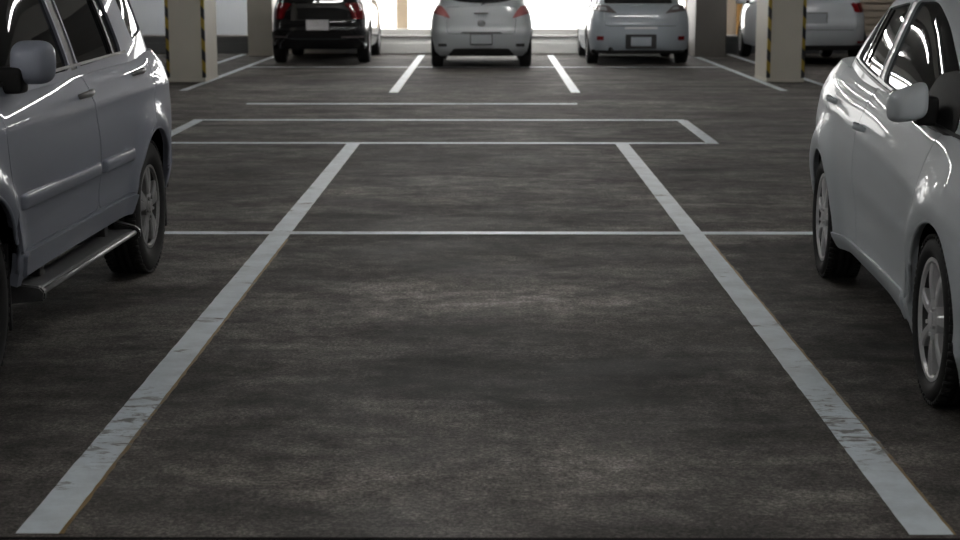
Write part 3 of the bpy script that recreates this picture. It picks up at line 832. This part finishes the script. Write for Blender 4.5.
fw = rounded([(1.0, .925, .04), (-.33, 1.03, .04), (-.27, 1.375, .04), (.06, 1.385, .12), (.34, 1.30, .12), (.72, 1.13, .1), (.92, 1.02, .08)], .04)
rw = rounded([(-.43, 1.035), (-1.10, 1.095), (-.90, 1.33), (-.37, 1.37)], .04)
build_car(sed, dict(
    lower=slow, cabin=scab, paint=M['silver'], R=.298, Ra=.345, axles=(1.245, -1.245), near=True, h=.04,
    doors=[('front_door', fd), ('rear_door', rd)],
    ends=[('boot_lid', rounded([(-.52, .62), (.52, .62), (.55, .98), (-.55, .98)], .06), False, M['silver'], 0),
          ('radiator_grille', rounded([(-.45, .36), (.45, .36), (.52, .50), (-.52, .50)], .05), True, M['plastic'], -.01)],
    side_bits=[('tail_lamp', rounded([(-1.92, .84), (-2.13, .80), (-2.12, .97), (-1.96, 1.0)], .04), M['clear_lamp'], .003),
               ('headlamp', rounded([(1.62, .62), (1.94, .54), (1.90, .66), (1.58, .74)], .04), M['clear_lamp'], .002)],
    applied=[('sill_cladding', rounded([(.84, .215), (-.84, .215), (-.87, .285), (.87, .30)], .02), M['silver'], .010)],
    applied_ends=[('rear_bumper', rounded([(-.74, .24), (.74, .24), (.74, .56), (-.74, .56)], .05), False, M['silver'], .012)],
    windows=[('front_door_window', fw), ('rear_door_window', rw)],
    pillars=[('door_pillar_trim', [(-.345, 1.035), (-.418, 1.04), (-.362, 1.372), (-.28, 1.375)], M['alloy'])],
    screens=[('windscreen', rounded([(-.60, .99), (.60, .99), (.44, 1.38), (-.44, 1.38)], .06), True),
             ('rear_window', rounded([(-.58, 1.10), (.58, 1.10), (.44, 1.36), (-.44, 1.36)], .05), False)],
    cabin_applied=[('window_divider', [(-.86, 1.085), (-.885, 1.087), (-.80, 1.335), (-.775, 1.335)], M['plastic'], .002),
                   ('belt_trim', [(1.1, .905), (-.4, 1.008), (-1.15, 1.075), (-1.15, 1.088), (-.4, 1.021), (1.1, .918)], M['plastic'], .006)],
    style='seven', rim=.212, tw=.185, track=.758, roof_crown=.03, deck=.04))
handle(sed, slow, -.30, .825, M['silver']); handle(sed, slow, -1.12, .885, M['silver'])
side_mirror(sed, slow, (.74, .845, 1.01), (.065, .070, .064), M['silver'], (.05, .040, .055, .72, .775, .985), e=.5, drop=.30)
for sg in (1, -1): patch('mirror_sail', sed, scab, scab.sides(rounded([(1.0, .90), (.46, .93), (.56, 1.11), (.71, 1.135), (.92, 1.02)], .03), sg), M['matt_black'], off=.002, thick=.01, h=.05)

# ================================================================== far cars seen from behind
def plate_part(root, x, z, w=.34, hh=.15, mat='plate', tilt=0.):
    bm = bmesh.new(); box(bm, x-.012, x+.006, -w/2, w/2, z-hh/2, z+hh/2, .003); o = obj('number_plate', bm, M[mat], root)
    bm = bmesh.new(); box(bm, x-.006, x+.012, -w/2-.012, w/2+.012, z-hh/2-.012, z+hh/2+.012, .004); obj('plate_frame', bm, M['plastic'], o)
    return o
def mirrors(root, lo, x, y, z, mat):
    side_mirror(root, lo, (x, y, z), (.06, .10, .07), mat, (.04, .08, .03, x-.02, y-.10, z-.03))

# black SUV
bk = thing('suv', 'black SUV seen from behind with red tail lamps and a white plate', 'car', (-2.88, 28.95+1.3, 0), PI/2)
bl = Shape([(.26, 2.0), (.6, 2.1), (.9, 2.08), (1.05, 1.95)], [(.26, -2.02), (.45, -2.10), (.62, -2.12), (.72, -2.06), (.9, -2.03), (1.05, -2.0)],
           [(.26, .80), (.5, .835), (.65, .84), (.9, .825), (1.05, .78)], n=6.5)
bc = Shape([(1.04, 1.25), (1.4, .7), (1.62, .2)], [(1.04, -2.02), (1.4, -1.93), (1.62, -1.8)], [(1.04, .78), (1.3, .73), (1.5, .66), (1.62, .6)], n=6.5, zr=1.2)
build_car(bk, dict(lower=bl, cabin=bc, paint=M['black_car'], R=.34, Ra=.40, axles=(1.3, -1.3), h=.08,
    doors=[('front_door', rounded([(.95, .40), (-.3, .40), (-.3, 1.0), (.85, 1.0)], .05)), ('rear_door', rounded([(-.33, .4), (-.95, .4), (-1.3, .85), (-1.35, 1.0), (-.33, 1.0)], .05))],
    ends=[('tailgate', rounded([(-.66, .66), (.66, .66), (.60, 1.02), (-.60, 1.02)], .05), False, M['black_car'], 0)],
    side_bits=[('tail_lamp', rounded([(-1.86, .76), (-2.02, .76), (-2.0, 1.03), (-1.84, 1.03)], .03), M['red_lamp'], .006)],
    applied_ends=[('rear_bumper', rounded([(-.77, .27), (.77, .27), (.79, .56), (-.79, .56)], .05), False, M['black_car'], .03),
                  ('rear_lamp_inner', rounded([(-.80, .76), (-.62, .80), (-.60, 1.03), (-.78, 1.03)], .02), False, M['red_lamp'], .006),
                  ('rear_lamp_inner', rounded([(.80, .76), (.62, .80), (.60, 1.03), (.78, 1.03)], .02), False, M['red_lamp'], .006),
                  ('reflector', rounded([(-.74, .46), (-.40, .46), (-.40, .485), (-.74, .485)], .01), False, M['smoke_lamp'], .04),
                  ('reflector', rounded([(.74, .46), (.50, .46), (.50, .485), (.74, .485)], .01), False, M['smoke_lamp'], .04)],
    windows=[('front_door_window', rounded([(.85, 1.1), (-.25, 1.1), (-.2, 1.5), (.35, 1.5)], .05)), ('rear_door_window', rounded([(-.35, 1.1), (-1.2, 1.1), (-1.15, 1.5), (-.3, 1.5)], .05))],
    screens=[('windscreen', rounded([(-.66, 1.1), (.66, 1.1), (.5, 1.55), (-.5, 1.55)], .05), True), ('rear_window', rounded([(-.62, 1.19), (.62, 1.19), (.52, 1.52), (-.52, 1.52)], .06), False)],
    style='ten', rim=.2, tw=.22, track=.725, roof_crown=.04))
plate_part(bk, -2.14, .665, .38, .17)
bm = bmesh.new(); superbox(bm, (-2.03, 0, 1.08), (.01, .04, .03), .8); obj('emblem', bm, M['chrome'], bk, smooth=True)
mirrors(bk, bl, .75, .93, 1.15, M['black_car'])

# centre silver hatchback
hb = thing('hatchback', 'silver hatchback seen from behind between the two far white bay lines, in the centre', 'car', (-.11, 27.5+1.245, 0), PI/2)
hl = Shape([(.20, 1.8), (.5, 1.95), (.8, 1.9), (1.0, 1.7)], [(.20, -1.66), (.27, -1.72), (.45, -1.75), (.56, -1.76), (.64, -1.71), (.85, -1.66), (1.0, -1.60)],
           [(.20, .81), (.35, .84), (.55, .85), (.75, .84), (.88, .815), (1.0, .76)], n=8)
hc = Shape([(.98, 1.25), (1.25, .65), (1.44, .1)], [(.98, -1.60), (1.2, -1.45), (1.35, -1.32), (1.44, -1.15)], [(.98, .77), (1.2, .69), (1.35, .61), (1.44, .5)], n=5, xc=-.1, zr=1.1)
build_car(hb, dict(lower=hl, cabin=hc, paint=M['silver_far'], R=.30, Ra=.345, axles=(1.245, -1.245), h=.07,
    doors=[('front_door', rounded([(.9, .3), (-.4, .3), (-.4, .96), (.75, .94)], .05)), ('rear_door', rounded([(-.43, .3), (-.88, .3), (-1.15, .7), (-1.2, .95), (-.43, .96)], .05))],
    ends=[('tailgate', rounded([(-.54, .56), (.54, .56), (.58, .985), (-.58, .985)], .06), False, M['silver_far'], 0),
          ('bumper_opening', rounded([(-.54, .205), (.54, .205), (.44, .315), (-.44, .315)], .02), False, M['plastic'], -.01)],
    side_bits=[],
    applied_ends=[('tail_lamp', rounded([(-.50, .80), (-.78, .88), (-.75, 1.0), (-.64, 1.0), (-.56, .90)], .03), False, M['pink_lamp'], .012),
                  ('tail_lamp', rounded([(.50, .80), (.78, .88), (.75, 1.0), (.64, 1.0), (.56, .90)], .03), False, M['pink_lamp'], .012),
                  ('plate_recess', rounded([(-.34, .565), (.34, .565), (.30, .585), (-.30, .585)], .008), False, M['plastic'], .006),
                  ('fog_lamp', rounded([(-.70, .35), (-.56, .35), (-.56, .40), (-.70, .40)], .01), False, M['plastic'], .006),
                  ('fog_lamp', rounded([(.70, .35), (.56, .35), (.56, .40), (.70, .40)], .01), False, M['plastic'], .006)],
    windows=[('front_door_window', rounded([(.7, 1.0), (-.35, 1.03), (-.3, 1.33), (.1, 1.33)], .04)), ('rear_door_window', rounded([(-.43, 1.03), (-1.1, 1.07), (-.95, 1.32), (-.38, 1.33)], .04))],
    screens=[('windscreen', rounded([(-.6, 1.0), (.6, 1.0), (.46, 1.38), (-.46, 1.38)], .05), True), ('rear_window', rounded([(-.56, 1.09, .2), (0, 1.03, .3), (.56, 1.09, .2), (.5, 1.35), (-.5, 1.35)], .06), False)],
    style='ten', rim=.19, tw=.20, track=.725, roof_crown=.03, deck=.03))
p = plate_part(hb, -1.772, .47, .34, .15, 'silver_far')
bm = bmesh.new(); box(bm, -1.79, -1.765, -.17, .17, .375, .40, .004); obj('plate_lower_lip', bm, M['plastic'], p)
bm = bmesh.new(); ring = [(-1.715, .056*math.cos(t), .72+.046*math.sin(t)) for t in [2*PI*k/24 for k in range(25)]]
tube(bm, ring, .008, 8); tube(bm, [(-1.715, -.048, .735), (-1.715, -.02, .725), (-1.715, 0, .70), (-1.715, .02, .725), (-1.715, .048, .735)], .008, 8)
obj('emblem', bm, M['chrome'], hb, smooth=True)
bm = bmesh.new(); box(bm, -1.72, -1.69, -.12, .12, .88, .895, .003); obj('tailgate_handle', bm, M['chrome'], hb)
bm = bmesh.new(); tube(bm, [(-1.62, .0, 1.02), (-1.60, -.08, 1.06), (-1.55, -.4, 1.10)], .010, 8); obj('wiper', bm, M['plastic'], hb, smooth=True)
mirrors(hb, hl, .62, .92, 1.16, M['silver_far'])

# silver sedan right of centre
ss = thing('sedan', 'grey-silver sedan seen from behind with black plate frame, left of the dark grey pillar', 'car', (2.56, 28.7+1.3, 0), PI/2)
sl = Shape([(.20, 1.9), (.5, 2.1), (.8, 2.05), (1.0, 1.85)], [(.20, -2.02), (.27, -2.08), (.5, -2.13), (.66, -2.13), (.80, -2.08), (.92, -2.04), (1.0, -1.98)],
           [(.20, .84), (.35, .865), (.55, .878), (.75, .87), (.90, .84), (1.0, .785)], n=7)
sc = Shape([(.98, 1.2), (1.25, .6), (1.44, .0)], [(.98, -1.72), (1.2, -1.35), (1.36, -1.05), (1.44, -.8)], [(.98, .77), (1.2, .70), (1.35, .62), (1.44, .5)], n=4.8, xc=-.2, zr=1.1)
build_car(ss, dict(lower=sl, cabin=sc, paint=M['silver_sedan'], R=.315, Ra=.36, axles=(1.3, -1.3), h=.07,
    doors=[('front_door', rounded([(.95, .3), (-.35, .3), (-.35, .96), (.8, .94)], .05)), ('rear_door', rounded([(-.38, .3), (-.9, .3), (-1.2, .75), (-1.25, .96), (-.38, .96)], .05))],
    ends=[('boot_lid', rounded([(-.60, .66), (.60, .66), (.62, .985), (-.62, .985)], .06), False, M['silver_sedan'], 0)],
    side_bits=[],
    applied_ends=[('tail_lamp', rounded([(-.40, .86), (-.74, .90), (-.79, .965), (-.66, .995), (-.54, .985)], .03), False, M['smoke_lamp'], .012),
                  ('tail_lamp', rounded([(.40, .86), (.74, .90), (.79, .965), (.66, .995), (.54, .985)], .03), False, M['smoke_lamp'], .012),
                  ('reversing_lamp', rounded([(.56, .90), (.69, .91), (.67, .965), (.58, .96)], .02), False, M['clear_lamp'], .02),
                  ('reversing_lamp', rounded([(-.50, .92), (-.64, .93), (-.62, .965), (-.54, .96)], .02), False, M['clear_lamp'], .02),
                  ('chrome_garnish', rounded([(-.28, .61), (.28, .61), (.26, .64), (-.26, .64)], .01), False, M['alloy'], .014),
                  ('lower_valance', rounded([(-.78, .205), (.78, .205), (.76, .25), (-.76, .25)], .01), False, M['plastic'], .008),
                  ('reflector', rounded([(-.73, .42), (-.62, .42), (-.62, .49), (-.73, .49)], .012), False, M['red_lamp'], .008),
                  ('reflector', rounded([(.73, .42), (.62, .42), (.62, .49), (.73, .49)], .012), False, M['red_lamp'], .008)],
    windows=[('front_door_window', rounded([(.65, 1.0), (-.3, 1.03), (-.25, 1.33), (.05, 1.33)], .04)), ('rear_door_window', rounded([(-.38, 1.03), (-1.05, 1.07), (-.85, 1.32), (-.33, 1.33)], .04))],
    screens=[('windscreen', rounded([(-.6, 1.0), (.6, 1.0), (.46, 1.38), (-.46, 1.38)], .05), True), ('rear_window', rounded([(-.60, 1.02), (.60, 1.02), (.46, 1.37), (-.46, 1.37)], .06), False)],
    style='ten', rim=.2, tw=.205, track=.765, roof_crown=.03, deck=.035))
o = plate_part(ss, -2.145, .40, .34, .15, 'silver_sedan')
bm = bmesh.new(); box(bm, -2.15, -2.12, -.26, .26, .28, .52, .01); obj('plate_surround', bm, M['plastic'], ss)
bm = bmesh.new(); tube(bm, [(-1.9, .50, .27), (-2.15, .50, .26)], .045, 14); obj('exhaust_pipe', bm, M['plastic'], ss, smooth=True)
mirrors(ss, sl, .6, .95, 1.1, M['silver_sedan'])

# white car behind the right pillar
wc = thing('hatchback', 'white hatchback seen from behind, half hidden by the striped right pillar', 'car', (5.55, 28.5+1.3, 0), PI/2)
wl = Shape([(.26, 1.9), (.5, 2.05), (.8, 2.0), (1.05, 1.8)], [(.26, -1.95), (.32, -2.0), (.5, -2.05), (.66, -2.05), (.80, -1.99), (.92, -1.96), (1.05, -1.92)],
           [(.26, .83), (.35, .86), (.55, .872), (.75, .87), (.92, .85), (1.05, .80)], n=5)
wk = Shape([(1.03, 1.2), (1.3, .6), (1.5, .0)], [(1.03, -1.93), (1.2, -1.85), (1.4, -1.7), (1.5, -1.5)], [(1.03, .80), (1.25, .73), (1.4, .65), (1.5, .55)], n=5, xc=-.2, zr=1.1)
build_car(wc, dict(lower=wl, cabin=wk, paint=M['white_car'], R=.315, Ra=.36, axles=(1.3, -1.3), h=.07,
    doors=[('front_door', rounded([(.95, .3), (-.35, .3), (-.35, 1.0), (.8, .98)], .05)), ('rear_door', rounded([(-.38, .3), (-.9, .3), (-1.2, .75), (-1.25, 1.0), (-.38, 1.0)], .05))],
    ends=[('tailgate', rounded([(-.60, .60), (.60, .60), (.62, 1.03), (-.62, 1.03)], .06), False, M['white_car'], 0)],
    side_bits=[('tail_lamp', rounded([(-1.74, .88), (-1.92, .88), (-1.89, 1.04), (-1.72, 1.04)], .03), M['red_lamp'], .006)],
    applied_ends=[('lower_valance', rounded([(-.78, .265), (.78, .265), (.76, .34), (-.76, .34)], .01), False, M['plastic'], .008),
                  ('rear_lamp_inner', rounded([(-.80, .90), (-.68, .92), (-.66, 1.04), (-.78, 1.04)], .02), False, M['red_lamp'], .008),
                  ('rear_lamp_inner', rounded([(.80, .90), (.68, .92), (.66, 1.04), (.78, 1.04)], .02), False, M['red_lamp'], .008),
                  ('reflector', rounded([(-.76, .37), (-.62, .37), (-.62, .41), (-.76, .41)], .012), False, M['red_lamp'], .008),
                  ('reflector', rounded([(.76, .37), (.62, .37), (.62, .41), (.76, .41)], .012), False, M['red_lamp'], .008)],
    windows=[('front_door_window', rounded([(.65, 1.07), (-.3, 1.08), (-.25, 1.4), (.05, 1.4)], .04)), ('rear_door_window', rounded([(-.38, 1.08), (-1.3, 1.1), (-1.15, 1.4), (-.33, 1.4)], .04))],
    screens=[('windscreen', rounded([(-.6, 1.07), (.6, 1.07), (.48, 1.43), (-.48, 1.43)], .05), True), ('rear_window', rounded([(-.62, 1.10), (.62, 1.10), (.5, 1.42), (-.5, 1.42)], .06), False)],
    style='ten', rim=.2, tw=.205, track=.76, roof_crown=.03, deck=.03))
plate_part(wc, -2.03, .78, .44, .18, 'white_car').location = (0, .14, 0)
mirrors(wc, wl, .6, .95, 1.05, M['white_car'])

# ================================================================== light, world, camera
w = bpy.data.worlds.new('daylight'); bpy.context.scene.world = w; w.use_nodes = True
bg = w.node_tree.nodes['Background']; bg.inputs[0].default_value = (1., .985, .96, 1); bg.inputs[1].default_value = 4.5
pl = bpy.data.lights.new('opening_portal', 'AREA'); pl.shape = 'RECTANGLE'; pl.size = 8.4; pl.size_y = 2.4
pl.cycles.is_portal = True
po = bpy.data.objects.new('opening_portal', pl); C.objects.link(po); po.location = (0, 36.3, 1.55); po.rotation_euler = (-PI/2, 0, 0)

cam = bpy.data.cameras.new('camera'); co = bpy.data.objects.new('camera', cam); C.objects.link(co)
F = 1650.
cam.sensor_width = 36; cam.lens = F/960*36
co.location = (0, 0, CAMZ); co.rotation_euler = (PI/2-math.atan(294/F), 0, 8/F)
cam.clip_end = 200
cam.dof.use_dof = True; cam.dof.focus_distance = 6.8; cam.dof.aperture_fstop = 5.4
S = bpy.context.scene; S.camera = co
S.view_settings.view_transform = 'Standard'; S.view_settings.look = 'None'
S.view_settings.gamma = 1; S.view_settings.exposure = 0.72
